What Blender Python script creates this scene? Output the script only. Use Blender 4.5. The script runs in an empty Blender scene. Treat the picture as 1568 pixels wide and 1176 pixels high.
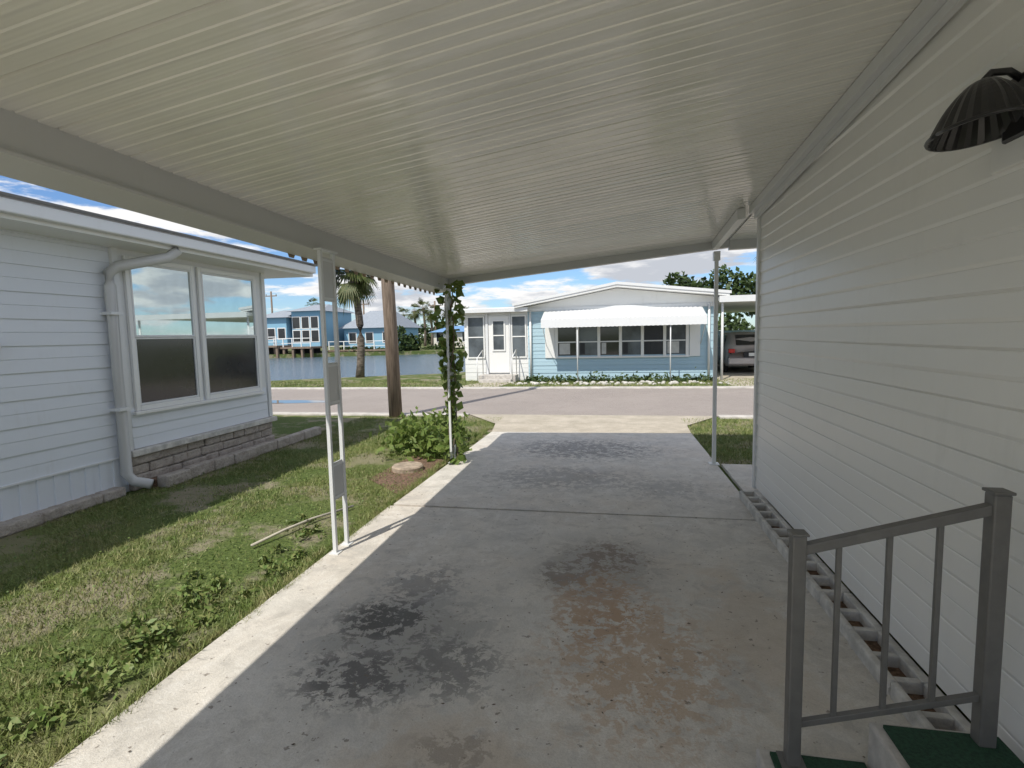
import bpy, bmesh, math, random
import numpy as np
from mathutils import Vector, Matrix
random.seed(7); rng=np.random.default_rng(7)
S=bpy.context.scene
S.view_settings.view_transform='Standard'; S.view_settings.look='None'; S.view_settings.exposure=0
COL=S.collection
# ------------------------------------------------------------ materials
class NT:
    def __init__(s,name):
        s.m=bpy.data.materials.new(name); s.m.use_nodes=True; s.t=s.m.node_tree
        s.b=s.t.nodes['Principled BSDF']; s.tc=s.t.nodes.new('ShaderNodeTexCoord').outputs['Object']
    def n(s,ty,**k):
        x=s.t.nodes.new(ty)
        for a,v in k.items(): setattr(x,a,v)
        return x
    def l(s,a,b): s.t.links.new(a,b)
    def noise(s,scale,detail=4,rough=.6,vec=None,dist=0):
        x=s.n('ShaderNodeTexNoise'); x.inputs['Scale'].default_value=scale; x.inputs['Detail'].default_value=detail
        x.inputs['Roughness'].default_value=rough; x.inputs['Distortion'].default_value=dist
        s.l(vec or s.tc,x.inputs['Vector']); return x.outputs['Fac']
    def maprange(s,v,a,b,c=0,d=1,smooth=True):
        x=s.n('ShaderNodeMapRange'); 
        if smooth: x.interpolation_type='SMOOTHSTEP'
        s.l(v,x.inputs[0])
        for i,q in enumerate((a,b,c,d)): x.inputs[i+1].default_value=q
        return x.outputs[0]
    def mul(s,a,b,op='MULTIPLY'):
        x=s.n('ShaderNodeMath',operation=op)
        for i,q in enumerate((a,b)):
            if isinstance(q,(int,float)): x.inputs[i].default_value=q
            else: s.l(q,x.inputs[i])
        return x.outputs[0]
    def mix(s,f,a,b):
        x=s.n('ShaderNodeMix',data_type='RGBA')
        if isinstance(f,(int,float)): x.inputs[0].default_value=f
        else: s.l(f,x.inputs[0])
        for i,q in ((6,a),(7,b)):
            if isinstance(q,tuple): x.inputs[i].default_value=(*q,1)
            else: s.l(q,x.inputs[i])
        return x.outputs[2]
    def scalevec(s,v3):
        x=s.n('ShaderNodeMapping'); x.inputs['Scale'].default_value=v3; s.l(s.tc,x.inputs[0]); return x.outputs[0]
    def blob(s,cx,cy,rx,ry):
        x=s.n('ShaderNodeMapping'); x.inputs['Location'].default_value=(-cx/rx,-cy/ry,0); x.inputs['Scale'].default_value=(1/rx,1/ry,0)
        s.l(s.tc,x.inputs[0]); y=s.n('ShaderNodeVectorMath',operation='LENGTH'); s.l(x.outputs[0],y.inputs[0])
        return s.maprange(y.outputs['Value'],0.0,1.0,1,0)
    def bump(s,h,str=.3,dist=.01):
        x=s.n('ShaderNodeBump'); x.inputs['Strength'].default_value=str; x.inputs['Distance'].default_value=dist
        s.l(h,x.inputs['Height']); s.l(x.outputs[0],s.b.inputs['Normal'])
    def fin(s,c,rough=.6,metal=0,spec=.5):
        if isinstance(c,tuple): s.b.inputs['Base Color'].default_value=(*c,1)
        else: s.l(c,s.b.inputs['Base Color'])
        if isinstance(rough,(int,float)): s.b.inputs['Roughness'].default_value=rough
        else: s.l(rough,s.b.inputs['Roughness'])
        s.b.inputs['Metallic'].default_value=metal
        s.b.inputs['Specular IOR Level'].default_value=spec
        return s.m
def M(name,c,rough=.6,var=.12,scale=6,bump=.0,metal=0,spec=.5,bs=60):
    s=NT(name); a=tuple(x*(1-var) for x in c); b=tuple(min(1,x*(1+var)) for x in c)
    f=s.maprange(s.noise(scale),.3,.7)
    if bump: s.bump(s.noise(bs,3),bump,.01)
    return s.fin(s.mix(f,a,b),rough,metal,spec)
def paint(name,c,rough=.4,dirt=(.45,.43,.38),amt=.25):
    s=NT(name); n=s.noise(2.5,5,.7); v=s.noise(14,3,.7,s.scalevec((1,1,.15)))
    f=s.mul(s.maprange(n,.45,.75),s.maprange(v,.4,.75)); f=s.mul(f,amt)
    return s.fin(s.mix(f,c,dirt),rough)
m_white=paint('white_paint',(.78,.78,.76))
m_trim=paint('white_trim',(.70,.71,.71),.35)
m_siding=paint('vinyl_siding',(.83,.82,.785),.34,amt=.14)
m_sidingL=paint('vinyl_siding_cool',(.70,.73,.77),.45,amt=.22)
m_blue=paint('blue_siding',(.40,.56,.64),.5,amt=.15)
s=NT('ceiling_enamel'); n=s.noise(1.2,3,.6); v=s.noise(1.0,1,.5,s.scalevec((.3,34,.3))); s.bump(v,.22,.02)
m_ceil=s.fin(s.mix(s.maprange(n,.35,.65),(.80,.79,.74),(.73,.72,.67)),s.maprange(n,.3,.7,.11,.17),0,.85)
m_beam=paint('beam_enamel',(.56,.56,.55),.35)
m_rail=M('rail_bronze_grey',(.135,.13,.12),.42,.08,20)
m_black=M('lamp_black',(.02,.019,.02),.3,.1)
m_dark=M('dark_interior',(.02,.021,.023),.6)
m_rust=M('rusty_edge',(.33,.25,.17),.8,.4,14,.3)
m_turf=M('green_turf',(.02,.07,.035),.95,.3,80,.8,bs=300)
m_step=M('step_concrete',(.50,.47,.43),.85,.2,10,.3)
s=NT('weathered_wood'); v=s.scalevec((14,14,.8)); f=s.noise(2.5,6,.7,v); s.bump(f,.7,.03); m_wood=s.fin(s.mix(s.maprange(f,.3,.7),(.12,.085,.06),(.30,.23,.175)),.85)
s=NT('palm_trunk'); v=s.scalevec((3,3,9)); f=s.noise(2,4,.6,v); s.bump(f,.9,.05); m_trunk=s.fin(s.mix(s.maprange(f,.35,.65),(.07,.055,.042),(.2,.165,.13)),.9)
m_glassd=M('window_glass_dark',(.02,.023,.026),.06,.1,spec=.7)
m_glassr=M('window_glass_reflective',(.58,.66,.66),.02,.04,metal=.9)
m_screen=M('window_screen',(.028,.03,.032),.10,.2,2,spec=.8)
m_pane=M('porch_glass',(.10,.115,.125),.12,.45,1.1)
m_curt=M('curtain',(.5,.5,.48),.8,.1)
def foliage(name,a,b,c,sc=3,trans=.0):
    s=NT(name); f=s.maprange(s.noise(sc,3),.3,.7); g=s.maprange(s.noise(sc*9,1),.35,.7)
    col=s.mix(g,s.mix(f,a,b),c); m=s.fin(col,.55,0,.35)
    if trans:
        tr=s.n('ShaderNodeBsdfTranslucent'); s.l(col,tr.inputs[0]); ms=s.n('ShaderNodeMixShader'); ms.inputs[0].default_value=trans
        s.l(s.b.outputs[0],ms.inputs[1]); s.l(tr.outputs[0],ms.inputs[2]); s.l(ms.outputs[0],s.t.nodes['Material Output'].inputs[0])
    return m
m_grassb=foliage('grass_blades',(.10,.15,.035),(.18,.235,.06),(.30,.29,.13),1.2)
m_leaf=foliage('leaf_green',(.08,.15,.03),(.17,.26,.05),(.21,.25,.07),4,.3)
m_leafw=foliage('weed_green',(.08,.14,.03),(.14,.21,.05),(.21,.23,.08),4)
m_leafd=foliage('leaf_dark',(.02,.045,.012),(.045,.08,.02),(.07,.10,.03),.6)
m_palm=foliage('palm_green',(.04,.07,.018),(.08,.12,.03),(.14,.14,.05),2,.2)
s=NT('lawn_ground'); f=s.noise(1.3,5,.65); g=s.noise(30,3,.7); h=s.noise(.5,4,.6)
c=s.mix(s.maprange(g,.3,.7),(.06,.09,.028),(.14,.185,.055)); c=s.mix(s.maprange(f,.48,.60),c,(.28,.25,.175)); s.bump(g,.8,.04)
c=s.mix(s.mul(s.maprange(h,.45,.65),.5),c,(.18,.19,.075)); m_lawn=s.fin(c,.95,0,.1)
s=NT('asphalt_street'); f=s.noise(160,2,.8); g=s.noise(.6,5,.65); h=s.noise(3,5,.7)
c=s.mix(s.maprange(f,.3,.72),(.19,.165,.15),(.42,.37,.335)); c=s.mix(s.mul(s.maprange(g,.35,.7),.5),c,(.36,.315,.285)); c=s.mix(s.mul(s.maprange(h,.5,.7),.4),c,(.23,.20,.18)); s.bump(f,.5,.01); m_road=s.fin(c,.9)
m_kerb=M('kerb_concrete',(.50,.47,.43),.9,.2,5,.3)
# driveway
s=NT('driveway_concrete')
fine=s.noise(120,3,.75); med=s.noise(3.2,7,.68); big=s.noise(.8,4,.6); spk=s.noise(26,2,.6); fl=s.noise(6,7,.78,dist=.6); fl2=s.noise(14,6,.75,dist=.4)
c=s.mix(s.maprange(med,.3,.7),(.54,.51,.455),(.70,.665,.60)); c=s.mix(s.mul(s.maprange(big,.42,.66),.5),c,(.62,.545,.455))
c=s.mix(s.mul(s.maprange(fl,.50,.60),.45),c,(.78,.75,.69))
c=s.mix(s.mul(s.maprange(fl,.48,.37),.5),c,(.40,.375,.34))
c=s.mix(s.mul(s.maprange(fine,.35,.7),.3),c,(.36,.34,.305))
def stain(c,cx,cy,rx,ry,col,amt,nz,A=4.0,lo=.15,hi=.95):
    q=s.mul(s.mul(nz,.5,'SUBTRACT'),A); b=s.blob(cx,cy,rx,ry); k=s.mul(b,s.maprange(s.mul(q,b,'ADD'),lo,hi),'MULTIPLY'); k=s.maprange(k,.0,.8); return s.mix(s.mul(k,amt),c,col)
c=stain(c,-1.1,2.5,1.0,1.2,(.30,.29,.265),.75,fl)
c=stain(c,-1.25,2.65,.5,.45,(.09,.087,.08),.9,fl2,8,.35,.9)
c=stain(c,-1.2,2.15,.5,.4,(.11,.105,.10),.85,fl2,8,.4,.9)
c=stain(c,-.8,2.3,.5,.5,(.17,.165,.155),.7,fl2,8,.4,.9)
c=stain(c,-1.2,3.1,.5,.5,(.2,.19,.18),.6,fl2,8,.4,.9)
c=stain(c,-.6,1.8,.3,.2,(.2,.19,.18),.7,fl2,7,.3,.9)
c=stain(c,-.1,3.5,.95,1.1,(.31,.285,.25),.7,fl)
c=stain(c,-.05,3.65,.5,.5,(.20,.15,.11),.75,fl2,8,.4,.9)
c=stain(c,-.3,3.35,.4,.4,(.20,.17,.14),.7,fl2,8,.4,.9)
c=stain(c,.1,2.5,.8,1.1,(.46,.30,.17),.6,fl2,8,.3,.9)
c=stain(c,-.1,3.0,.5,.8,(.40,.25,.14),.6,fl2,8,.3,.9)
c=stain(c,-.6,5.7,1.5,.9,(.30,.285,.265),.7,fl2,7)
c=stain(c,.5,5.4,.8,.7,(.33,.315,.29),.6,fl2,6)
c=stain(c,-.4,7.2,1.9,1.2,(.25,.24,.225),.9,fl2,8)
c=stain(c,-.6,1.7,.8,.6,(.46,.37,.27),.45,med,5)
c=stain(c,.7,2.9,.6,1.4,(.52,.43,.33),.5,med,4)
c=s.mix(s.mul(s.maprange(spk,.67,.72),.7),c,(.17,.14,.11))
s.bump(s.mul(fine,fl,'ADD'),.5,.008)
m_drive=s.fin(c,s.maprange(med,.3,.7,.55,.85),0,.4)
s=NT('apron_concrete'); f=s.noise(60,3,.75); g=s.noise(2.5,6,.7)
c=s.mix(s.maprange(g,.3,.7),(.40,.355,.28),(.56,.50,.41)); c=s.mix(s.mul(s.maprange(f,.35,.7),.45),c,(.26,.23,.18)); s.bump(f,.4,.01); m_apron=s.fin(c,.9)
s=NT('stone_block'); f=s.noise(9,5,.7); g=s.noise(60,3,.7); s.bump(f,.9,.05)
m_stone=s.fin(s.mix(s.maprange(g,.3,.7),s.mix(s.maprange(f,.35,.65),(.27,.235,.20),(.52,.47,.41)),(.42,.37,.32)),.9)
m_blockw=M('white_block',(.56,.54,.50),.85,.22,9,.6)
m_mulch=M('mulch',(.16,.10,.065),.95,.5,40,1,bs=50)
s=NT('canal_water'); w=s.noise(1.6,4,.65,s.scalevec((1,2.5,1))); s.bump(w,.45,.2); m_water=s.fin(s.mix(s.maprange(s.noise(.08),.4,.6),(.10,.145,.19),(.12,.17,.22)),.15,0,.6)
m_puddle=M('puddle_water',(.12,.12,.12),.02,.05,spec=1)
# ------------------------------------------------------------ mesh helpers
def empty(name,loc=(0,0,0)):
    e=bpy.data.objects.new(name,None); e.location=loc; COL.objects.link(e); return e
def mesh(name,V,F,mat,par=None,smooth=False):
    me=bpy.data.meshes.new(name); me.from_pydata([tuple(v) for v in V],[],[tuple(f) for f in F]); me.update()
    if smooth: me.polygons.foreach_set('use_smooth',[True]*len(me.polygons))
    me.materials.append(mat)
    o=bpy.data.objects.new(name,me); COL.objects.link(o)
    if par: o.parent=par
    return o
def fmesh(name,V,k,mat,par=None):
    V=np.asarray(V,dtype=np.float32).reshape(-1,3); n=len(V)//k
    me=bpy.data.meshes.new(name); me.vertices.add(len(V)); me.vertices.foreach_set('co',V.ravel())
    me.loops.add(n*k); me.loops.foreach_set('vertex_index',np.arange(n*k,dtype=np.int32))
    me.polygons.add(n); me.polygons.foreach_set('loop_start',np.arange(n,dtype=np.int32)*k)
    me.update(calc_edges=True); me.validate(); me.materials.append(mat)
    o=bpy.data.objects.new(name,me); COL.objects.link(o)
    if par: o.parent=par
    return o
def box(name,x0,x1,y0,y1,z0,z1,mat,par=None,bev=0):
    V=[(x,y,z) for x in (x0,x1) for y in (y0,y1) for z in (z0,z1)]
    F=[(0,1,3,2),(4,6,7,5),(0,4,5,1),(2,3,7,6),(0,2,6,4),(1,5,7,3)]
    o=mesh(name,V,F,mat,par)
    if bev:
        b=o.modifiers.new('b','BEVEL'); b.width=bev; b.segments=2
    return o
def tube(name,pts,r,mat,par=None,n=10,radii=None,smooth=True):
    P=[Vector(p) for p in pts]; V=[];F=[]
    for i,p in enumerate(P):
        d=(P[min(i+1,len(P)-1)]-P[max(i-1,0)]).normalized(); q=d.to_track_quat('Z','Y'); rr=radii[i] if radii else r
        for j in range(n):
            a=2*math.pi*j/n; V.append(p+q@Vector((math.cos(a)*rr,math.sin(a)*rr,0)))
    for i in range(len(P)-1):
        for j in range(n): F.append((i*n+j,i*n+(j+1)%n,(i+1)*n+(j+1)%n,(i+1)*n+j))
    F.append(tuple(range(n))[::-1]); F.append(tuple((len(P)-1)*n+j for j in range(n)))
    return mesh(name,V,F,mat,par,smooth)
def bar(name,a,b,w,mat,par=None):
    a=Vector(a);b=Vector(b);d=(b-a).normalized(); up=Vector((0,0,1)) if abs(d.z)<.9 else Vector((0,1,0))
    s_=d.cross(up).normalized(); u=s_.cross(d)
    V=[p+s_*i*w/2+u*j*w/2 for p in (a,b) for i,j in ((-1,-1),(1,-1),(1,1),(-1,1))]
    o=mesh(name,V,[(0,1,2,3),(7,6,5,4),(0,4,5,1),(1,5,6,2),(2,6,7,3),(3,7,4,0)],mat,par)
    bm=o.modifiers.new('b','BEVEL'); bm.width=w*.12; bm.segments=2; return o
def siding(name,p0,p1,z0,z1,nrm,mat,par,course=.11,lip=.011,soft=.0005):
    n=Vector((*nrm,0)); V=[];F=[]; prof=[]
    z=z0
    while z<z1-1e-4:
        zt=min(z+course,z1); zm=(z+zt)/2
        prof+=[(z,0.0),(z+soft,lip),(zm-.004,lip*.55),(zm,lip*.3),(zm+.003+soft,lip*.75),(zt-.004,.002)]
        z=zt
    prof.append((z1,0))
    for (zz,o) in prof:
        for p in (p0,p1): V.append((p[0]+n.x*o,p[1]+n.y*o,zz))
    for i in range(len(prof)-1): F.append((2*i,2*i+1,2*i+3,2*i+2))
    return mesh(name,V,F,mat,par)
def leaves(cnt,cfun,size,aspect=1.6):
    P=np.array([cfun() for _ in range(cnt)]); 
    d=rng.normal(size=(cnt,3)); d/=np.linalg.norm(d,axis=1)[:,None]
    u=np.cross(d,rng.normal(size=(cnt,3))); u/=np.linalg.norm(u,axis=1)[:,None]
    sz=(size*rng.uniform(.6,1.3,cnt))[:,None]
    return np.stack([P-d*sz*aspect/2,P+u*sz/2,P+d*sz*aspect/2,P-u*sz/2],1).reshape(-1,3)
# ------------------------------------------------------------ ground, water, road
gp=[(-700,-700),(700,-700),(700,1200),(-700,1200),(-700,46),(-90,47),(-40,54),(-20,61),(-6,64),(-4.8,60),(-5.0,40),(-5.6,25),(-7,22.3),(-9.5,21.2),(-13.5,18.9),(-17,17.9),(-700,17.8)]
bm=bmesh.new(); top=[bm.verts.new((x,y,0)) for x,y in gp]; f=bm.faces.new(top)
r=bmesh.ops.extrude_face_region(bm,geom=[f]); 
for v in [g for g in r['geom'] if isinstance(g,bmesh.types.BMVert)]: v.co.z=-1.2
bmesh.ops.recalc_face_normals(bm,faces=bm.faces); bmesh.ops.triangulate(bm,faces=[q for q in bm.faces if len(q.verts)>4])
me=bpy.data.meshes.new('ground'); bm.to_mesh(me); me.materials.append(m_lawn); COL.objects.link(bpy.data.objects.new('ground',me))
mesh('canal_water',[(-690,12,-.42),(-2,12,-.42),(-2,70,-.42),(-690,70,-.42)],[(0,1,2,3)],m_water)
def sheet(name,pts,z,mat): return mesh(name,[(x,y,z) for x,y in pts],[tuple(range(len(pts)))],mat)
sheet('street',[(-90,10.35),(90,10.35),(90,15.5),(-90,15.5)],.004,m_road)
k=empty('street_kerb')
for nm,y0,y1 in (('kerb_near',10.12,10.38),('kerb_far',15.46,15.85)):
    segs=[(-90,-2.9),(1.9,90)] if nm=='kerb_near' else [(-90,90)]
    for i,(a,b) in enumerate(segs): box(nm+'_%d'%i,a,b,y0,y1,-.05,.035,m_kerb,k,.012)
V=[(-8.6+math.cos(a)*1.5*(1+.15*math.sin(3*a+1)),12.3+math.sin(a)*.35*(1+.2*math.sin(2*a)),.0085) for a in np.linspace(0,2*math.pi,36,endpoint=False)]
mesh('road_puddle',V,[tuple(range(36))],m_puddle)
d=empty('driveway')
box('slab_near',-2.08,1.27,-1.0,4.56,-.1,.03,m_drive,d,.006)
mesh('slab_far',[(-2.06,4.60,.03),(1.20,4.585,.03),(1.17,8.45,.03),(-1.98,8.38,.03),(-2.06,4.60,-.1),(1.20,4.585,-.1),(1.17,8.45,-.1),(-1.98,8.38,-.1)],[(0,1,2,3),(0,4,5,1),(1,5,6,2),(2,6,7,3),(3,7,4,0)],m_drive,d)
box('joint',-2.06,1.22,4.5,4.66,-.1,.012,m_mulch,d)
mesh('apron',[(-1.98,8.40,.026),(1.17,8.47,.026),(1.20,9.2,.026),(1.9,10.37,.012),(-2.9,10.37,.012),(-2.1,9.2,.026)],[(0,1,2,3,4,5)],m_apron,d)
box('patio_slab',1.24,4.5,4.7,6.5,-.1,.036,m_drive,d,.006)
box('bounce_slab',-4.6,1.28,-9,-1.015,-.1,.03,m_apron,d,.006)  # unseen slab behind the camera, added to bounce sunlight up under the carport
# ------------------------------------------------------------ grass blades
def blades(name,n,region,h,w,mat):
    P=region(n); n=len(P); a=rng.uniform(0,2*math.pi,n); hh=h*rng.uniform(.5,1.3,n); ww=w*rng.uniform(.6,1.3,n)
    lean=rng.normal(scale=.55,size=(n,2))*hh[:,None]
    b=np.stack([np.cos(a)*ww/2,np.sin(a)*ww/2,np.zeros(n)],1); base=np.c_[P,np.zeros(n)]
    tip=base+np.c_[lean,hh]
    V=np.stack([base-b,base+b,tip],1)
    return fmesh(name,V.reshape(-1,3),3,mat)
def patch_noise(P):
    return np.sin(P[:,0]*2.1+np.sin(P[:,1]*1.7)*1.5)*np.sin(P[:,1]*1.3+1+np.sin(P[:,0]*2.7))+.5*np.sin(P[:,0]*6.3+P[:,1]*3)*np.sin(P[:,1]*5.1-P[:,0]*2)
def regL(n):
    y=.6+9.4*rng.uniform(0,1,n)**1.45; x=rng.uniform(-5.05,-2.09,n); P=np.c_[x,y]
    q=patch_noise(P)+rng.normal(scale=.35,size=n); bare=((x+2.75)**2/.3+(y-3.8)**2/1.1<1)&(rng.uniform(size=n)<.85)
    keep=(q>-.45)&~bare&~((y>5.3)&(y<6.7)&(x>-2.6)); return P[keep]
blades('lawn_grass',120000,regL,.036,.006,m_grassb)
def regR(n): return np.c_[rng.uniform(1.2,3.2,n),rng.uniform(6.55,10,n)]
blades('lawn_grass',12000,regR,.045,.009,m_grassb)
def regF(n):
    x=rng.uniform(-14,6,n); y=rng.uniform(15.9,18.5,n); return np.c_[x,y]
blades('lawn_grass',12000,regF,.06,.02,m_grassb)
def regE(n):
    y=.8+8*rng.uniform(0,1,n)**1.3; return np.c_[-2.1-np.abs(rng.normal(scale=.05,size=n))+.03+.02*np.sin(y*5)+.03*np.sin(y*13)*np.sin(y*3.1),y]
blades('grass_edge',8000,regE,.055,.007,m_grassb)
WC=[(random.gauss(-2.45,.16),random.choice([random.gauss(1.9,.35),random.gauss(2.7,.25),random.uniform(1.1,4.4)]),random.uniform(.05,.12)) for _ in range(46)]
def wf():
    c=random.choice(WC); r=abs(random.gauss(0,.6)); a=random.uniform(0,6.28)
    return (min(c[0]+math.cos(a)*r*c[2],-2.06),c[1]+math.sin(a)*r*c[2],max(.01,c[2]*(1.0-r*.6)*random.uniform(.3,1)))
fmesh('weed_plants',leaves(1700,wf,.022,2.4),4,m_leafw)
def wf2(): return (random.uniform(-4.9,-2.2),random.uniform(1.2,6.0),random.uniform(.01,.04))
fmesh('clover_weeds',leaves(4200,wf2,.014,1.3),4,m_leafw)
def bf():
    c=random.choice([(-2.75,7.0,.16,.30),(-2.35,6.75,.12,.22),(-3.0,7.5,.14,.28),(-2.5,7.6,.18,.25)])
    return (c[0]+random.gauss(0,c[3]*.6),c[1]+random.gauss(0,c[3]*.7),max(.02,c[2]+random.gauss(0,.13)))
fmesh('low_shrub',leaves(2400,bf,.06,aspect=1.9),4,m_leaf)
sheet('mulch_bed',[(-2.75,5.5),(-2.1,4.9),(-2.08,6.8),(-2.3,7.6),(-2.7,6.6)],.006,m_mulch)
V=[];F=[];nn=22
for zz,rr in ((0,.19),(.05,.19),(.065,.175)):
    for j in range(nn): a=2*math.pi*j/nn; V.append((-2.46+math.cos(a)*rr,5.95+math.sin(a)*rr,zz))
for i in range(2):
    for j in range(nn): F.append((i*nn+j,i*nn+(j+1)%nn,(i+1)*nn+(j+1)%nn,(i+1)*nn+j))
F.append(tuple(2*nn+j for j in range(nn))); mesh('stepping_stone',V,F,M('brown_paver',(.36,.29,.22),.9,.3,12,.4))
tube('fallen_branch',[(-2.75,3.5,.03),(-2.66,3.8,.05),(-2.6,4.1,.04),(-2.42,4.5,.03)],.011,M('dry_wood',(.5,.46,.38),.8),n=6)
def dbf(): return (random.uniform(-1.95,1.1),1.3+7*random.random()**1.3,.034)
fmesh('leaf_debris',leaves(190,dbf,.012,1.5)*np.array([1,1,.0])+np.array([0,0,.035]),4,M('dry_leaf',(.10,.07,.045),.8,.5,20))
# ------------------------------------------------------------ carport
cp=empty('carport')
Y0,Y1=-1.0,6.62; XL,XR=-2.12,1.31
def zc(x,y):
    zl=2.42-.017*(y-1.5); zr=2.92-.066*(y-2.5); zr=min(zr,2.95); t=(x-XL)/(XR-XL); return zl+(zr-zl)*t
V=[];F=[];y=Y0;pitch=.0765;prof=[];ri=0
while y<Y1-.01:
    dp=.013 if ri%4==3 else .0055
    prof+=[(y,0),(y+.060,0),(y+.0635,dp),(y+.073,dp)]; y+=pitch; ri+=1
prof=[p for p in prof if p[0]<=Y1]; prof.append((Y1,0))
XS=np.linspace(XL,XR,6)
for (yy,o) in prof:
    for x in XS: V.append((x,yy,zc(x,yy)+o))
for i in range(len(prof)-1):
    for j in range(5): a=i*6+j; F.append((a,a+6,a+7,a+1))
mesh('ceiling_panels',V,F,m_ceil,cp)
def slab4(name,xa,xb,ya,yb,dz0,dz1,mat,par,zf=zc,ny=24):
    V=[];F=[]; nx=5 if xb-xa>1 else 1; ys=np.linspace(ya,yb,ny if yb-ya>1 else 2); xs=np.linspace(xa,xb,nx+1); m=len(ys); k=nx+1
    for dz in (dz0,dz1):
        for y in ys:
            for x in xs: V.append((x,y,zf(x,y)+dz))
    off=m*k
    for i in range(m-1):
        for j in range(nx):
            a=i*k+j; F+=[(a,a+k,a+k+1,a+1),(off+a,off+a+1,off+a+k+1,off+a+k)]
        F+=[(i*k,off+i*k,off+(i+1)*k,(i+1)*k),(i*k+nx,(i+1)*k+nx,off+(i+1)*k+nx,off+i*k+nx)]
    for j in range(nx):
        F+=[(j,j+1,off+j+1,off+j),((m-1)*k+j,off+(m-1)*k+j,off+(m-1)*k+j+1,(m-1)*k+j+1)]
    return mesh(name,V,F,mat,par)
slab4('roof_sheet',-2.33,1.31,Y0-.03,Y1+.06,.03,.07,m_white,cp)
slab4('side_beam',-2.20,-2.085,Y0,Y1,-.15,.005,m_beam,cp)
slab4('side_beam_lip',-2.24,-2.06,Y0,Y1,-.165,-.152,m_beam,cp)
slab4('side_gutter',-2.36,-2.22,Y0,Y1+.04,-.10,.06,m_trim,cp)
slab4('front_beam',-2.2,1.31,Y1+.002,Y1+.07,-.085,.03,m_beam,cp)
slab4('wall_ledger',1.22,1.295,Y0,5.3,-.07,-.004,m_trim,cp)
slab4('wall_ledger_low',1.265,1.30,Y0,5.3,-.12,-.072,m_trim,cp)
slab4('inner_beam',1.12,1.19,5.302,Y1,-.10,-.004,m_trim,cp)
def zr2(x,y): return zc(1.3,y)+(x-1.3)*.02-.01
V=[];F=[]
prof2=[p for p in prof if p[0]>5.2]
for (yy,o) in prof2:
    for x in (1.31,4.5): V.append((x,yy,zr2(x,yy)+o))
for i in range(len(prof2)-1): F.append((2*i,2*i+2,2*i+3,2*i+1))
mesh('bay_ceiling',V,F,m_ceil,cp)
slab4('bay_roof',1.315,4.5,5.2,Y1+.06,.025,.06,m_white,cp,zr2); slab4('bay_front_beam',1.315,4.5,Y1+.002,Y1+.07,-.1,.02,m_beam,cp,zr2)
V=[];F=[];ys=np.arange(3.4,Y1,.02)
for i,yy in enumerate(ys):
    o=.035*(1 if (int(yy/.08)%2) else 0)
    V+=[(-2.245,yy,zc(-2.12,yy)-.17-o),(-2.245,yy,zc(-2.12,yy)-.10)]
for i in range(len(ys)-1): F.append((2*i,2*i+2,2*i+3,2*i+1))
mesh('pan_ends',V,F,m_rust,cp)
def post_pair(name,x,y,top,dy=.17):
    e=empty(name)
    for i,yy in enumerate((y,y+dy)):
        bar('tube_%d'%i,(x,yy,.03),(x,yy,top),.028,m_trim,e); box('foot_%d'%i,x-.035,x+.035,yy-.035,yy+.035,.03,.038,m_trim,e)
    for i,(a,b) in enumerate(((.42,.70),(1.12,1.43),(1.87,2.18))):
        box('plate_%d'%i,x-.006,x+.006,y+.018,y+dy-.018,a,b,m_beam,e,.003)
        for z in (a+.02,b-.02): box('tab_%d_%d'%(i,int(z*100)),x-.009,x+.009,y+.012,y+dy-.012,z-.008,z+.008,m_trim,e)
    box('cap',x-.03,x+.03,y-.03,y+dy+.03,top,top+.012,m_trim,e)
    return e
post_pair('carport_post',-2.02,3.46,2.222)
post_pair('carport_post',-2.0,6.25,2.17,.15)
e=empty('carport_post'); bar('tube',(1.155,6.5,.03),(1.155,6.5,2.50),.042,m_trim,e); box('foot',1.10,1.21,6.44,6.56,.03,.04,m_trim,e); box('bracket',1.12,1.19,6.46,6.54,2.40,2.50,m_trim,e)
def vf():
    z=random.uniform(.05,2.25); a=random.uniform(0,6.28); w=.05+.05*abs(math.sin(z*3.1+1))+ (.06 if z>1.7 or z<.3 else 0)
    r=abs(random.gauss(w,.03)); return (-1.99+math.cos(a+z*3)*r,6.32+math.sin(a)*r,z)
ve=empty('climbing_vine')
fmesh('vine_leaves',leaves(360,vf,.09,aspect=1.3),4,m_leaf,ve)
for kx in range(3):
    tube('vine_stem_%d'%kx,[(-1.99+.05*math.cos(z*4+kx*2),6.32+.05*math.sin(z*4+kx*2),z) for z in np.arange(.03,2.25,.08)],.008,m_wood,ve,n=5)
# ------------------------------------------------------------ own mobile home (right wall)
h=empty('mobile_home')
siding('siding_side',(1.32,Y0-1),(1.32,5.3),.11,2.95,(-1,0),m_siding,h,course=.2,lip=.010,soft=.012)
box('body',1.325,5.4,Y0-1,5.28,.13,2.95,m_siding,h)
box('corner_trim',1.295,1.36,5.26,5.325,.10,2.70,m_trim,h,.004)
box('corner_edge',1.30,1.375,5.327,5.335,.10,2.70,m_rail,h)
box('roof',1.34,5.7,Y0-1.2,5.15,2.96,3.05,m_white,h)
yy=Y0-1; i=0
while yy<5.2:
    ye=min(yy+.40,5.28)
    box('block_front_%d'%i,1.145+random.uniform(-.004,.006),1.18,yy,ye-.008,.0,.10,m_blockw,h,.01)
    box('block_back_%d'%i,1.275,1.317,yy,ye-.008,.0,.105,m_blockw,h,.006)
    q=yy
    while q<ye-.03:
        box('block_web_%d_%d'%(i,int((q-yy)*100)),1.178,1.277,q,min(q+.035,ye-.008),.0,.097,m_blockw,h,.004); q+=.185
    yy+=.40; i+=1
box('block_floor',1.17,1.29,Y0-1,5.27,.02,.045,m_mulch,h)
st=empty('entry_steps')
box('lower_step',.50,.86,.2,1.93,.0,.09,m_step,st,.01); box('lower_turf',.54,.845,.25,1.90,.091,.102,m_turf,st)
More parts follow.
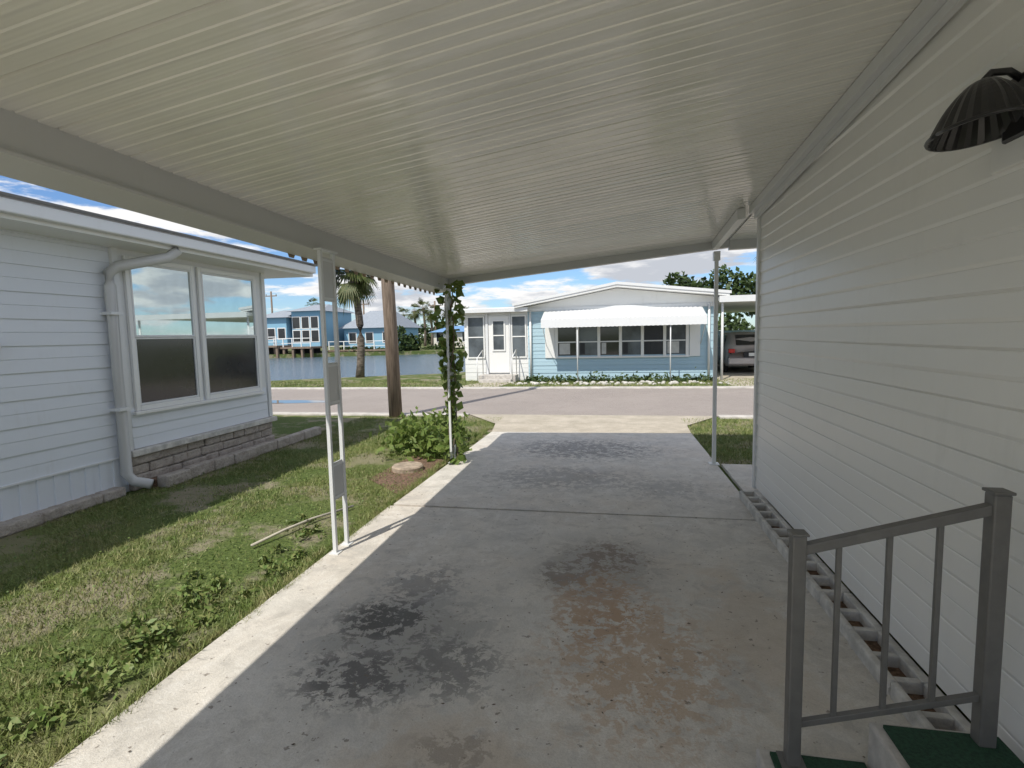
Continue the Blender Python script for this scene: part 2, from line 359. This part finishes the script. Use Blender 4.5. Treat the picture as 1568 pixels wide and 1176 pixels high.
box('upper_step',.862,1.24,.2,1.925,.0,.24,m_step,st,.01); box('upper_turf',.895,1.235,.25,1.895,.241,.252,m_turf,st)
r_=empty('step_railing'); yr=1.86
bar('newel_post',(.60,yr,.10),(.60,yr,.92),.045,m_rail,r_); bar('wall_post',(1.17,yr,.25),(1.17,yr,1.08),.05,m_rail,r_)
box('newel_cap',.572,.628,yr-.028,yr+.028,.92,.928,m_rail,r_,.003); box('wall_post_cap',1.14,1.2,yr-.03,yr+.03,1.08,1.09,m_rail,r_,.003)
bar('handrail',(.60,yr,.865),(1.17,yr,1.035),.034,m_rail,r_); bar('bottom_rail',(.60,yr,.245),(1.17,yr,.415),.022,m_rail,r_)
for i,t in enumerate((.22,.48,.73)):
    x=.60+.57*t; bar('baluster_%d'%i,(x,yr,.245+.17*t),(x,yr,.865+.17*t),.016,m_rail,r_)
box('rail_plate',.56,.64,yr-.04,yr+.04,.103,.108,m_rail,r_)
# wall lamp: ribbed bell shade on a bracket
wl=empty('wall_lamp'); V=[];F=[];na=44;nr=11; cx,cy=1.175,2.06
for i in range(nr):
    t=i/(nr-1); R=.022+.088*math.sin(t*1.35)+.012*t**6; z=2.385-.155*t**1.35
    for j in range(na):
        a=2*math.pi*j/na; rr=R*(1+.03*(1 if j%2 else -1)*min(1,t*2))
        V.append((cx-math.cos(a)*rr,cy+math.sin(a)*rr*1.55,z))
for i in range(nr-1):
    for j in range(na): q=i*na; F.append((q+j,q+(j+1)%na,q+na+(j+1)%na,q+na+j))
F.append(tuple(range(na)))
o=mesh('shade',V,F,m_black,wl); sm=o.modifiers.new('s','SOLIDIFY'); sm.thickness=.005
tube('rim',[(cx-math.cos(a)*.121,cy+math.sin(a)*.121*1.55,2.232) for a in np.linspace(0,2*math.pi,30)],.006,m_black,wl,6)
box('back_plate',1.278,1.306,1.99,2.13,2.20,2.40,m_black,wl,.01); box('mount_block',1.288,1.31,1.93,2.19,2.12,2.44,m_siding,wl,.004)
tube('bracket',[(1.29,2.06,2.38),(1.25,2.06,2.41),(1.20,2.06,2.41),(1.175,2.06,2.38)],.012,m_black,wl)
tube('bulb_holder',[(1.175,2.06,2.38),(1.175,2.06,2.30)],.02,m_black,wl)
# ------------------------------------------------------------ neighbour house (left)
nh=empty('neighbor_house'); XW=-5.18
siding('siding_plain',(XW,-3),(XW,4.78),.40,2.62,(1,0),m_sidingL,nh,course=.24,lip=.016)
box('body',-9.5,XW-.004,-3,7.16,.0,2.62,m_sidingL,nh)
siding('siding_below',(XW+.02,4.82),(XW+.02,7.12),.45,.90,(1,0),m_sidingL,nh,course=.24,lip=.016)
box('window_wall',XW-.002,XW+.019,4.8,7.14,.45,2.66,m_trim,nh)
box('corner_trim',XW-.03,XW+.045,7.14,7.21,.45,2.62,m_trim,nh,.004)
box('corner_trim_b',XW+.0,XW+.05,4.74,4.80,.42,2.62,m_trim,nh,.004)
V=[];F=[];yy=-3;i=0
while yy<4.75:
    o=.012 if i%2 else 0
    V+=[(XW+.004+o,yy,.08),(XW+.004+o,yy,.40),(XW+.004+o,yy+.07,.08),(XW+.004+o,yy+.07,.40)]; b=len(V)-4; F.append((b,b+2,b+3,b+1))
    if i: F.append((b-2,b,b+1,b-1))
    yy+=.075;i+=1
mesh('skirt_ribs',V,F,m_sidingL,nh)
box('skirt_cap',XW,XW+.03,-3,4.75,.385,.402,m_trim,nh)
def sash(y0,y1,z0,z1,mat,nm,off):
    box(nm+'_glass',XW+.022+off,XW+.03+off,y0,y1,z0,z1,mat,nh)
    w=.022
    for n_,a,b,c_,d_ in (('l',y0-w,y0,z0-w,z1+w),('r',y1,y1+w,z0-w,z1+w),('b',y0,y1,z0-w,z0),('t',y0,y1,z1,z1+w)):
        box(nm+'_'+n_,XW+.022,XW+.045+off,a,b,c_,d_,m_trim,nh,.003)
for i,(a,b) in enumerate(((4.95,5.76),(5.97,6.92))):
    sash(a,b,1.69,2.46,m_glassr,'upper_sash_%d'%i,.010); sash(a,b,.94,1.645,m_screen,'lower_sash_%d'%i,0.0)
    for n_,y0,y1,z0,z1 in (('jl',a-.075,a-.024,.86,2.54),('jr',b+.024,b+.075,.86,2.54),('hd',a-.022,b+.022,2.484,2.54),('sl',a-.022,b+.022,.86,.916)):
        box('casing_%d_%s'%(i,n_),XW+.02,XW+.055,y0,y1,z0,z1,m_white,nh,.005)
box('window_sill',XW+.02,XW+.08,4.84,7.0,.82,.858,m_white,nh,.006)
mesh('roof',[(-4.72,-3.4,2.76),(-4.72,7.85,2.73),(-9.9,7.85,3.15),(-9.9,-3.4,3.18),(-4.72,-3.4,2.62),(-4.72,7.85,2.60),(-9.9,7.85,2.62),(-9.9,-3.4,2.62)],[(0,1,2,3),(7,6,5,4),(0,4,5,1),(1,5,6,2),(3,2,6,7),(0,3,7,4)],m_white,nh)
box('gutter',-4.715,-4.63,-3.3,7.8,2.64,2.75,m_trim,nh,.012)
box('roof_drip',-4.74,-4.61,-3.35,7.9,2.765,2.785,m_rail,nh)
def course(nm,x0,x1,ya,yb,z0,z1,lmin,lmax):
    y=ya;i=0
    while y<yb-.05:
        L=min(random.uniform(lmin,lmax),yb-y); j=random.uniform(-.02,.015)
        box('%s_%d'%(nm,i),x0,x1+j,y,y+L-.006,z0,z1+random.uniform(-.006,.004),m_stone,nh,.018); y+=L;i+=1
course('ledge',XW-.1,XW+.14,-3,4.6,0,.10,.25,.6)
course('stone_a',XW-.1,XW+.06,4.75,7.2,.0,.16,.2,.5); course('stone_b',XW-.1,XW+.05,4.75,7.2,.165,.27,.2,.5); course('stone_c',XW-.1,XW+.055,4.75,7.2,.275,.37,.2,.5)
box('stone_cap',XW-.1,XW+.10,4.74,7.24,.376,.445,m_blockw,nh,.01)
course('planter',XW+.2,XW+.33,4.9,8.1,0,.14,.25,.5); box('planter_soil',XW+.05,XW+.2,4.9,7.95,0,.09,m_mulch,nh)
tube('downspout',[(-4.69,5.12,2.70),(-4.69,5.12,2.60),(-4.74,5.05,2.52),(-5.05,4.72,2.40),(-5.10,4.66,2.33),(-5.10,4.66,2.2),(-5.10,4.66,.22),(-5.06,4.70,.13),(-4.92,4.78,.08)],.055,m_beam,nh,n=8)
for z in (.9,1.9): box('strap_%d'%int(z*10),-5.17,-5.035,4.59,4.73,z,z+.03,m_trim,nh)
tube('wall_light',[(XW+.01,3.52,1.6),(XW+.05,3.52,1.6),(XW+.10,3.52,1.6),(XW+.13,3.52,1.6)],.08,m_white,nh,16,radii=[.09,.09,.075,.03])
# ------------------------------------------------------------ utility pole
tube('utility_pole',[(-4.35,10.02,-.2),(-4.38,10.0,2),(-4.45,9.98,5),(-4.5,9.96,8.5)],.13,m_wood,None,14,radii=[.135,.13,.12,.11])
# ------------------------------------------------------------ palms
def palm(name,x,y,hh,tr,cr,nf=34,seed=1):
    R=random.Random(seed); e=empty(name); pts=[(x+.12*math.sin(i*.5),y,hh*i/8) for i in range(9)]
    tube('trunk',pts,tr,m_trunk,e,12,radii=[tr*1.25]+[tr*(1.05-.02*i) for i in range(7)]+[tr*1.3])
    tx,ty,tz=pts[-1]; Q=[]
    for k in range(nf):
        az=R.uniform(0,6.283); el=R.uniform(-1.1,1.3); L=cr*R.uniform(.6,1.05)
        dh=Vector((math.cos(az),math.sin(az),0)); d=(dh*math.cos(el)+Vector((0,0,math.sin(el)))).normalized(); prev=Vector((tx,ty,tz)); side=dh.cross(Vector((0,0,1)))
        for i in range(4):
            nx=prev+d*L*.5/4; d=(d+Vector((0,0,-.10))).normalized()
            Q+=[prev+side*.012,prev-side*.012,nx-side*.01,nx+side*.01]; prev=nx
        for m2 in range(17):
            a=(m2-8)/8*1.35; q=(d*math.cos(a)+side*math.sin(a)).normalized(); ll=L*.55*(1-.25*abs(a)/1.35)*R.uniform(.85,1.1)
            mid=prev+q*ll*.6; tip=prev+q*ll+Vector((0,0,-ll*R.uniform(.2,.5))); w_=side*math.cos(a)*.035-d*math.sin(a)*.035
            Q+=[prev,mid+w_,tip,mid-w_]
    fmesh('fronds',np.array([tuple(q) for q in Q]),4,m_palm,e); return e
palm('palm_tree',-10.35,20.35,4.3,.15,1.45,60,3)
palm('palm_tree',12.2,44,7.2,.2,1.9,44,5)
for i,(x,y,hh) in enumerate(((-52,86,7.5),(-33,90,6.8),(-35.5,92,6.4),(-31,88,5.6),(-28.6,91,6.2),(-38,93,5.8),(-26,90,5.5))): palm('palm_tree',x,y,hh,.22,2.2,30,20+i)
# ------------------------------------------------------------ house across the street
H=empty('blue_mobile_home'); YF=18.4; XC=3.2
siding('front_siding',(-2.95,YF),(XC,YF),.0,2.5,(0,-1),m_blue,H,course=.26,lip=.02)
box('body',-2.95,XC,YF+.004,YF+15,0,2.5,m_blue,H)
siding('porch_siding',(-5.25,YF),(-2.95,YF),.0,2.45,(0,-1),m_white,H,course=.3,lip=.012)
box('porch_body',-5.25,-2.96,YF+.004,YF+8,0,2.45,m_white,H)
box('porch_roof',-5.5,-2.9,YF-.3,YF+8.2,2.452,2.56,m_white,H,.01); box('porch_fascia',-5.52,-2.9,YF-.36,YF-.302,2.40,2.55,m_trim,H,.01)
L_=(-3.35,2.66);pk=(.1,3.26);R_=(3.6,2.84)
ya,yb=YF-.45,YF+15.4
V=[]
for y in (ya,yb):
    for (x,z) in (L_,pk,R_): V+=[(x,y,z),(x,y,z-.14)]
mesh('roof',V,[(0,2,8,6),(2,4,10,8),(1,7,9,3),(3,9,11,5),(0,1,3,2),(2,3,5,4),(6,8,9,7),(8,10,11,9),(0,6,7,1),(4,5,11,10)],m_white,H)
mesh('gable_wall',[(-3.2,YF-.02,2.505),(XC+.05,YF-.02,2.505),(XC+.05,YF-.02,2.72),(.1,YF-.02,3.10),(-3.2,YF-.02,2.53)],[(0,1,2,3,4)],m_white,H)
box('gable_trim',-3.2,XC+.06,YF-.06,YF-.03,2.40,2.52,m_trim,H,.005)
mesh('roof_cap',[(L_[0]-.05,ya-.03,L_[1]+.02),(pk[0],ya-.03,pk[1]+.02),(R_[0]+.05,ya-.03,R_[1]+.02),(R_[0]+.05,ya-.03,R_[1]-.07),(pk[0],ya-.03,pk[1]-.07),(L_[0]-.05,ya-.03,L_[1]-.07)],[(0,1,4,5),(1,2,3,4)],m_trim,H)
xs=np.linspace(-1.95,2.38,7)
for i in range(6):
    a,b=xs[i]+.05,xs[i+1]-.05
    box('win_glass_%d'%i,a,b,YF-.03,YF-.022,.86,2.1,m_pane if i%2 else m_glassd,H)
    box('win_rail_%d'%i,a,b,YF-.045,YF-.031,1.30,1.34,m_trim,H)
    box('curtain_%d'%i,a+.04,a+.04+(b-a)*(.25 if i not in (0,5) else .6),YF-.036,YF-.0305,.9,1.28,m_curt if i in (0,2,5) else m_dark,H)
for i,x in enumerate(xs): box('mullion_%d'%i,x-.05,x+.05,YF-.06,YF-.024,.8,2.15,m_white,H,.008)
box('lanai_sill',-2.02,2.45,YF-.08,YF-.024,.76,.82,m_white,H,.008)
for x in (-2.18,2.62): box('shutter_%d'%int(x*10),x-.17,x+.17,YF-.05,YF-.024,.78,1.9,m_white,H,.01)
V=[];F=[];xa=np.arange(-2.35,2.85,.07)
for i,x in enumerate(xa):
    o=.02*(i%2); V+=[(x,YF-.03,2.42+o),(x,YF-1.05,2.08+o),(x,YF-1.07,1.82-.03*(i%2)+o)]
for i in range(len(xa)-1): b=3*i; F+=[(b,b+3,b+4,b+1),(b+1,b+4,b+5,b+2)]
mesh('window_awning',V,F,m_trim,H)
for i,x in enumerate((-2.3,2.8)): tube('awning_strut_%d'%i,[(x,YF-1.03,1.86),(x,YF-.03,1.2)],.012,m_trim,H,6)
for i,x in enumerate((-1.17,1.75)): tube('front_pole_%d'%i,[(x,YF-1.0,0),(x,YF-1.0,2.05)],.02,m_trim,H,6)
def fwin(nm,a,b,z0,z1,mat,off=0):
    box(nm,a,b,YF-.03-off,YF-.018-off,z0,z1,mat,H)
    for n_,x0,x1,q0,q1 in (('l',a-.05,a,z0-.05,z1+.05),('r',b,b+.05,z0-.05,z1+.05),('t',a,b,z1,z1+.05),('b',a,b,z0-.05,z0),('m',a,b,(z0+z1)/2-.02,(z0+z1)/2+.02)):
        box(nm+'_'+n_,x0,x1,YF-.05-off,YF-.017-off,q0,q1,m_white,H,.004)
fwin('porch_win_a',-5.1,-4.55,.85,2.25,m_pane); fwin('porch_win_b',-3.5,-3.05,.85,2.25,m_pane)
box('door',-4.36,-3.62,YF-.05,YF-.018,.28,2.28,m_white,H,.01); fwin('door_glass',-4.18,-3.80,1.1,2.1,m_pane,.035)
for n_,x0,x1,z0,z1 in (('l',-4.46,-4.37,.2,2.36),('r',-3.61,-3.56,.2,2.36),('t',-4.46,-3.56,2.365,2.395)): box('door_case_'+n_,x0,x1,YF-.08,YF-.017,z0,z1,m_trim,H,.005)
box('step_top',-4.6,-3.3,YF-.7,YF-.09,0,.24,m_step,H,.01); box('step_low',-4.5,-3.4,YF-1.05,YF-.702,0,.12,m_step,H,.01)
for x in (-4.55,-3.35):
    tube('step_rail_%d'%int(x*10),[(x,YF-1.0,.1),(x,YF-1.0,.85),(x,YF-.2,1.1),(x,YF-.2,.24)],.018,m_white,H,6)
tube('corner_downspout',[(-2.85,YF-.08,2.4),(-2.85,YF-.08,.05)],.04,m_white,H,6); tube('corner_downspout_r',[(3.05,YF-.08,2.5),(3.05,YF-.08,.05)],.04,m_white,H,6)
box('carport_roof',3.3,8.5,YF-.5,YF+12,2.56,2.68,m_white,H,.01); box('carport_fascia',3.28,8.5,YF-.55,YF-.502,2.50,2.70,m_trim,H)
box('carport_back',3.22,8.5,YF+11.5,YF+11.6,0,1.6,m_blue,H)
for x in (3.42,8.3): tube('carport_post_%d'%int(x*10),[(x,YF-.3,0),(x,YF-.3,2.55)],.04,m_trim,H,8)
box('shed_wall',6.9,7.0,YF+2,YF+11.5,0,1.0,m_white,H)
sheet('neighbor_driveway',[(3.35,15.7),(7.6,15.7),(7.6,YF+11.4),(3.35,YF+11.4)],.012,m_apron)
sheet('neighbor_walkway',[(-5.1,15.8),(-3.6,15.8),(-3.4,YF-1.05),(-4.5,YF-1.05)],.012,m_apron)
bed=empty('flower_bed')
for i in range(110):
    x=random.uniform(-3.2,3.2)+.3*math.sin(i); y=random.uniform(YF-1.7,YF-.95)
    r0=random.uniform(.03,.09); V=[];n6=7
    for zz,k_ in ((0,1),(.6,1.0),(1.0,.5)):
        for j in range(n6): a=6.283*j/n6+i; V.append((x+math.cos(a)*r0*k_*random.uniform(.8,1.1),y+math.sin(a)*r0*k_,zz*r0*.8))
    F=[(a*n6+j,a*n6+(j+1)%n6,(a+1)*n6+(j+1)%n6,(a+1)*n6+j) for a in range(2) for j in range(n6)]+[tuple(2*n6+j for j in range(n6))]
    mesh('stone_%d'%i,V,F,m_blockw,bed)
def fb():
    x=random.uniform(-3,3.1); return (x,random.uniform(YF-.95,YF-.2),abs(random.gauss(.05,.06+.05*math.sin(x*3)**2)))
fmesh('bed_plants',leaves(1100,fb,.08),4,m_leafd,bed)
# ------------------------------------------------------------ parked car
def car(x,y):
    e=empty('parked_car'); m_c=M('car_paint',(.5,.46,.46),.25,.05,2,metal=.3); m_r=M('tail_light',(.55,.03,.03),.2); m_t=M('tyre',(.02,.02,.02),.8)
    prof=[(0,.80,.0,.45,.78,.80),(.06,.86,.62,.30,.95,1.0),(.35,.9,.66,.28,1.0,1.28),(.9,.91,.68,.25,1.0,1.48),(1.9,.91,.70,.25,.98,1.52),(2.8,.91,.68,.25,.97,1.46),(3.4,.91,.62,.25,.95,1.12),(3.6,.9,.6,.25,.93,.97),(4.3,.86,.5,.28,.82,.86),(4.5,.75,.4,.4,.7,.72)]
    V=[];F=[]
    for (yy,wl,wt,zb,zm,zt) in prof:
        wt=wt or .6
        ring=[(-wl*.92,zb),(-wl,zb+.15),(-wl,(zb+zm)/2+.05),(-wl*.97,zm),(-wt,zt-.05),(-wt*.85,zt),(0,zt+.03),(wt*.85,zt),(wt,zt-.05),(wl*.97,zm),(wl,(zb+zm)/2+.05),(wl,zb+.15),(wl*.92,zb)]
        V+=[(x+a,y+yy,z) for a,z in ring]
    n=13
    for i in range(len(prof)-1):
        for j in range(n): F.append((i*n+j,i*n+(j+1)%n,(i+1)*n+(j+1)%n,(i+1)*n+j))
    F.append(tuple(range(n))); F.append(tuple((len(prof)-1)*n+j for j in range(n)))
    mesh('body',V,F,m_c,e,True)
    mesh('rear_window',[(x-.56,y+.06,1.07),(x+.56,y+.06,1.07),(x+.5,y+.58,1.44),(x-.5,y+.58,1.44)],[(0,1,2,3)],m_glassd,e)
    for sg in (-1,1):
        mesh('side_glass_%d'%sg,[(x+sg*.895,y+.6,1.02),(x+sg*.895,y+3.1,1.02),(x+sg*.72,y+2.6,1.42),(x+sg*.72,y+1.0,1.45)],[(0,1,2,3)],m_glassd,e)
        box('tail_light_%d'%sg,x+sg*.72-.11,x+sg*.72+.11,y-.03,y+.08,.78,.93,m_r,e,.02)
        for yy in (.85,3.6):
            tube('wheel_%d_%d'%(sg,int(yy*10)),[(x+sg*.72,y+yy,.32),(x+sg*.93,y+yy,.32)],.32,m_t,e,20); tube('rim_%d_%d'%(sg,int(yy*10)),[(x+sg*.92,y+yy,.32),(x+sg*.94,y+yy,.32)],.2,m_trim,e,14)
    box('bumper',x-.85,x+.85,y-.08,y+.1,.35,.6,m_c,e,.04); box('licence_plate',x-.15,x+.15,y-.095,y-.081,.66,.78,m_white,e); box('plate_recess',x-.3,x+.3,y-.04,y-.01,.62,.82,m_dark,e)
    return e
car(4.95,20.6)
# ------------------------------------------------------------ far bank houses
def far_house(name,x0,x1,y0,y1,zf,zt,rz,wall,roof,stilts=True):
    e=empty(name)
    box('walls',x0,x1,y0,y1,zf,zt,wall,e)
    mesh('roof',[(x0-.5,y0-.5,zt),(x1+.5,y0-.5,zt),(x1+.5,y1+.5,zt),(x0-.5,y1+.5,zt),(x0+(x1-x0)*.25,(y0+y1)/2,rz),(x1-(x1-x0)*.25,(y0+y1)/2,rz)],[(0,1,5,4),(1,2,5),(2,3,4,5),(3,0,4),(3,2,1,0)],roof,e)
    n=max(3,int((x1-x0)/1.7))
    lv=[(zf+.8,zf+2.0)] if zt-zf<3.5 else [(zf+.6,zf+1.9),(zt-2.0,zt-.7)]
    for i in range(n):
        x=x0+(x1-x0)*(i+.5)/n
        for k_,(a,b) in enumerate(lv):
            box('window_%d_%d'%(i,k_),x-.45,x+.45,y0-.05,y0-.032,a,b,m_glassd,e)
            box('window_trim_%d_%d'%(i,k_),x-.55,x+.55,y0-.03,y0-.005,a-.1,b+.1,m_white,e)
    if stilts:
        box('deck',x0-.6,x1+.6,y0-3,y0-.06,zf-.2,zf,m_wood,e)
        for i in range(n+2):
            x=x0-.5+(x1-x0+1)*i/(n+1); box('pile_%d'%i,x-.12,x+.12,y0-2.9,y0-2.6,-.9,zf-.2,m_wood,e)
            box('rail_post_%d'%i,x-.05,x+.05,y0-2.95,y0-2.85,zf,zf+1,m_white,e)
        box('rail_top',x0-.6,x1+.6,y0-2.96,y0-2.84,zf+.95,zf+1.03,m_white,e); box('rail_mid',x0-.6,x1+.6,y0-2.93,y0-2.87,zf+.4,zf+.46,m_white,e)
        box('under_deck',x0,x1,y0-.1,y0+.0,-.9,zf-.21,m_dark,e)
    return e
m_bl2=paint('bright_blue_siding',(.22,.42,.56),.6); m_roofg=M('grey_shingle',(.28,.31,.35),.9); m_roofb=M('blue_metal_roof',(.15,.30,.52),.5)
m_cream=paint('cream_siding',(.7,.66,.58),.6)
far_house('stilt_house',-42.5,-38.4,57.5,66,1.0,4.3,5.4,m_bl2,m_roofg); far_house('stilt_house',-38.0,-34.4,58,66,.8,5.0,6.0,m_bl2,m_roofg)
far_house('waterfront_house',-33.4,-26.6,62,70,.3,2.9,5.2,m_bl2,m_roofg,True)
far_house('waterfront_house',-23.0,-17.8,66,72,.2,2.2,3.0,m_cream,m_roofb,False)
far_house('waterfront_house',-56,-45,58,70,.5,3.8,5.5,m_cream,m_roofg)
def mass(name,specs,cnt,size,mat):
    Q=[]
    for (cx,cy,cz,rx,ry,rz) in specs:
        def f():
            v=rng.normal(size=3); v/=np.linalg.norm(v); v*=rng.uniform(.55,1.05); return (cx+v[0]*rx,cy+v[1]*ry,max(-.3,cz+v[2]*rz))
        Q.append(leaves(cnt,f,size))
    return fmesh(name,np.concatenate(Q),4,mat)
mass('shoreline_shrubs',[(-25.4,60,1.2,1.3,1.3,1.8),(-24.3,61,.8,1.2,1.2,1.2),(-44,57.5,.2,1.2,.8,.8),(-30,59.5,.1,3.5,.5,.5),(-20,64,.2,4,.6,.6),(-16,66,1.2,2,1.5,1.8)],420,.34,m_leafd)
tr=[]
for i in range(46):
    x=-120+i*4+random.uniform(-1.5,1.5); y=95+random.uniform(0,18); hh=random.uniform(2.0,4.2); tr.append((x,y,hh*.55,3.2,2.5,hh*.75))
mass('distant_trees',tr,330,.6,m_leafd)
mass('distant_trees',[(5+i*1.2+random.uniform(-.5,.5),46+random.uniform(-1,1),4.6+random.uniform(-.5,.5),1.5,1.3,1.7) for i in range(9)],420,.3,m_leafd)
def upole(name,x,y,hh):
    e=empty(name); tube('mast',[(x,y,0),(x,y,hh)],.14,m_wood,e,8); box('crossarm',x-1,x+1,y-.06,y+.06,hh-.8,hh-.65,m_wood,e)
    for q in (-.9,0,.9): tube('insulator_%d'%int(q*10),[(x+q,y,hh-.65),(x+q,y,hh-.4)],.05,m_dark,e,6)
upole('power_pole',-54.5,78,9.5); upole('power_pole',-39.5,80,7.8); upole('power_pole',-27.5,80,7.2)
# ------------------------------------------------------------ light
sd=Vector((-.27,-.70,1)).normalized(); el=math.asin(sd.z); az=math.atan2(sd.x,sd.y)
sun=bpy.data.lights.new('sun','SUN'); sun.energy=4.4; sun.angle=math.radians(.53); sun.color=(1,.95,.86)
so=bpy.data.objects.new('sun',sun); so.rotation_euler=(-sd).to_track_quat('-Z','Y').to_euler(); so.location=(0,0,30); COL.objects.link(so)
w=bpy.data.worlds.new('World'); S.world=w; w.use_nodes=True; t=w.node_tree; bg=t.nodes['Background']; bg.inputs[1].default_value=.15
sk_=t.nodes.new('ShaderNodeTexSky'); sk_.sky_type='NISHITA'; sk_.sun_disc=False; sk_.sun_elevation=el; sk_.sun_rotation=az%(2*math.pi); sk_.dust_density=.3
tc=t.nodes.new('ShaderNodeTexCoord')
def wn(scale,det,off,sc,rg=.6):
    mp=t.nodes.new('ShaderNodeMapping'); mp.inputs['Location'].default_value=off; mp.inputs['Scale'].default_value=sc; t.links.new(tc.outputs['Generated'],mp.inputs[0])
    n=t.nodes.new('ShaderNodeTexNoise'); n.inputs['Scale'].default_value=scale; n.inputs['Detail'].default_value=det; n.inputs['Roughness'].default_value=rg; t.links.new(mp.outputs[0],n.inputs['Vector']); return n.outputs['Fac']
def mr(v,a,b,c,d):
    x=t.nodes.new('ShaderNodeMapRange'); x.interpolation_type='SMOOTHSTEP'; t.links.new(v,x.inputs[0])
    for i,q in enumerate((a,b,c,d)): x.inputs[i+1].default_value=q
    return x.outputs[0]
SC=(5.5,5.5,24)
cl=mr(wn(1.0,8,(3,1,0),SC),.44,.54,0,1)
sh=mr(wn(1.0,5,(3,1,.5),SC),.45,.62,0,1)
def mxc(f,a,b,mode='MIX'):
    x=t.nodes.new('ShaderNodeMix'); x.data_type='RGBA'; x.blend_type=mode
    if isinstance(f,float): x.inputs[0].default_value=f
    else: t.links.new(f,x.inputs[0])
    for i,q in ((6,a),(7,b)):
        if isinstance(q,tuple): x.inputs[i].default_value=(*q,1)
        else: t.links.new(q,x.inputs[i])
    return x.outputs[2]
skc=mxc(1.0,sk_.outputs[0],(.56,.72,.95),'MULTIPLY')
ccol=mxc(sh,(6.8,6.75,6.7),(3.9,4.1,4.5))
fin=mxc(cl,skc,ccol); t.links.new(fin,bg.inputs[0])
# ------------------------------------------------------------ camera
cam=bpy.data.cameras.new('camera'); co=bpy.data.objects.new('camera',cam); COL.objects.link(co); S.camera=co
cam.sensor_width=36; cam.lens=812/1568*36; cam.clip_start=.05; cam.clip_end=3000
pt,ro,ya_=math.radians(5.25),math.radians(1.25),math.radians(10.95)
fw=Vector((-math.sin(ya_)*math.cos(pt),math.cos(ya_)*math.cos(pt),-math.sin(pt))); rt=Vector((math.cos(ya_),math.sin(ya_),0)); dn=fw.cross(rt)
r2=rt*math.cos(ro)+dn*math.sin(ro); d2=dn*math.cos(ro)-rt*math.sin(ro)
mt=Matrix((r2,-d2,-fw)).transposed().to_4x4(); mt.translation=Vector((0,0,1.6)); co.matrix_world=mt
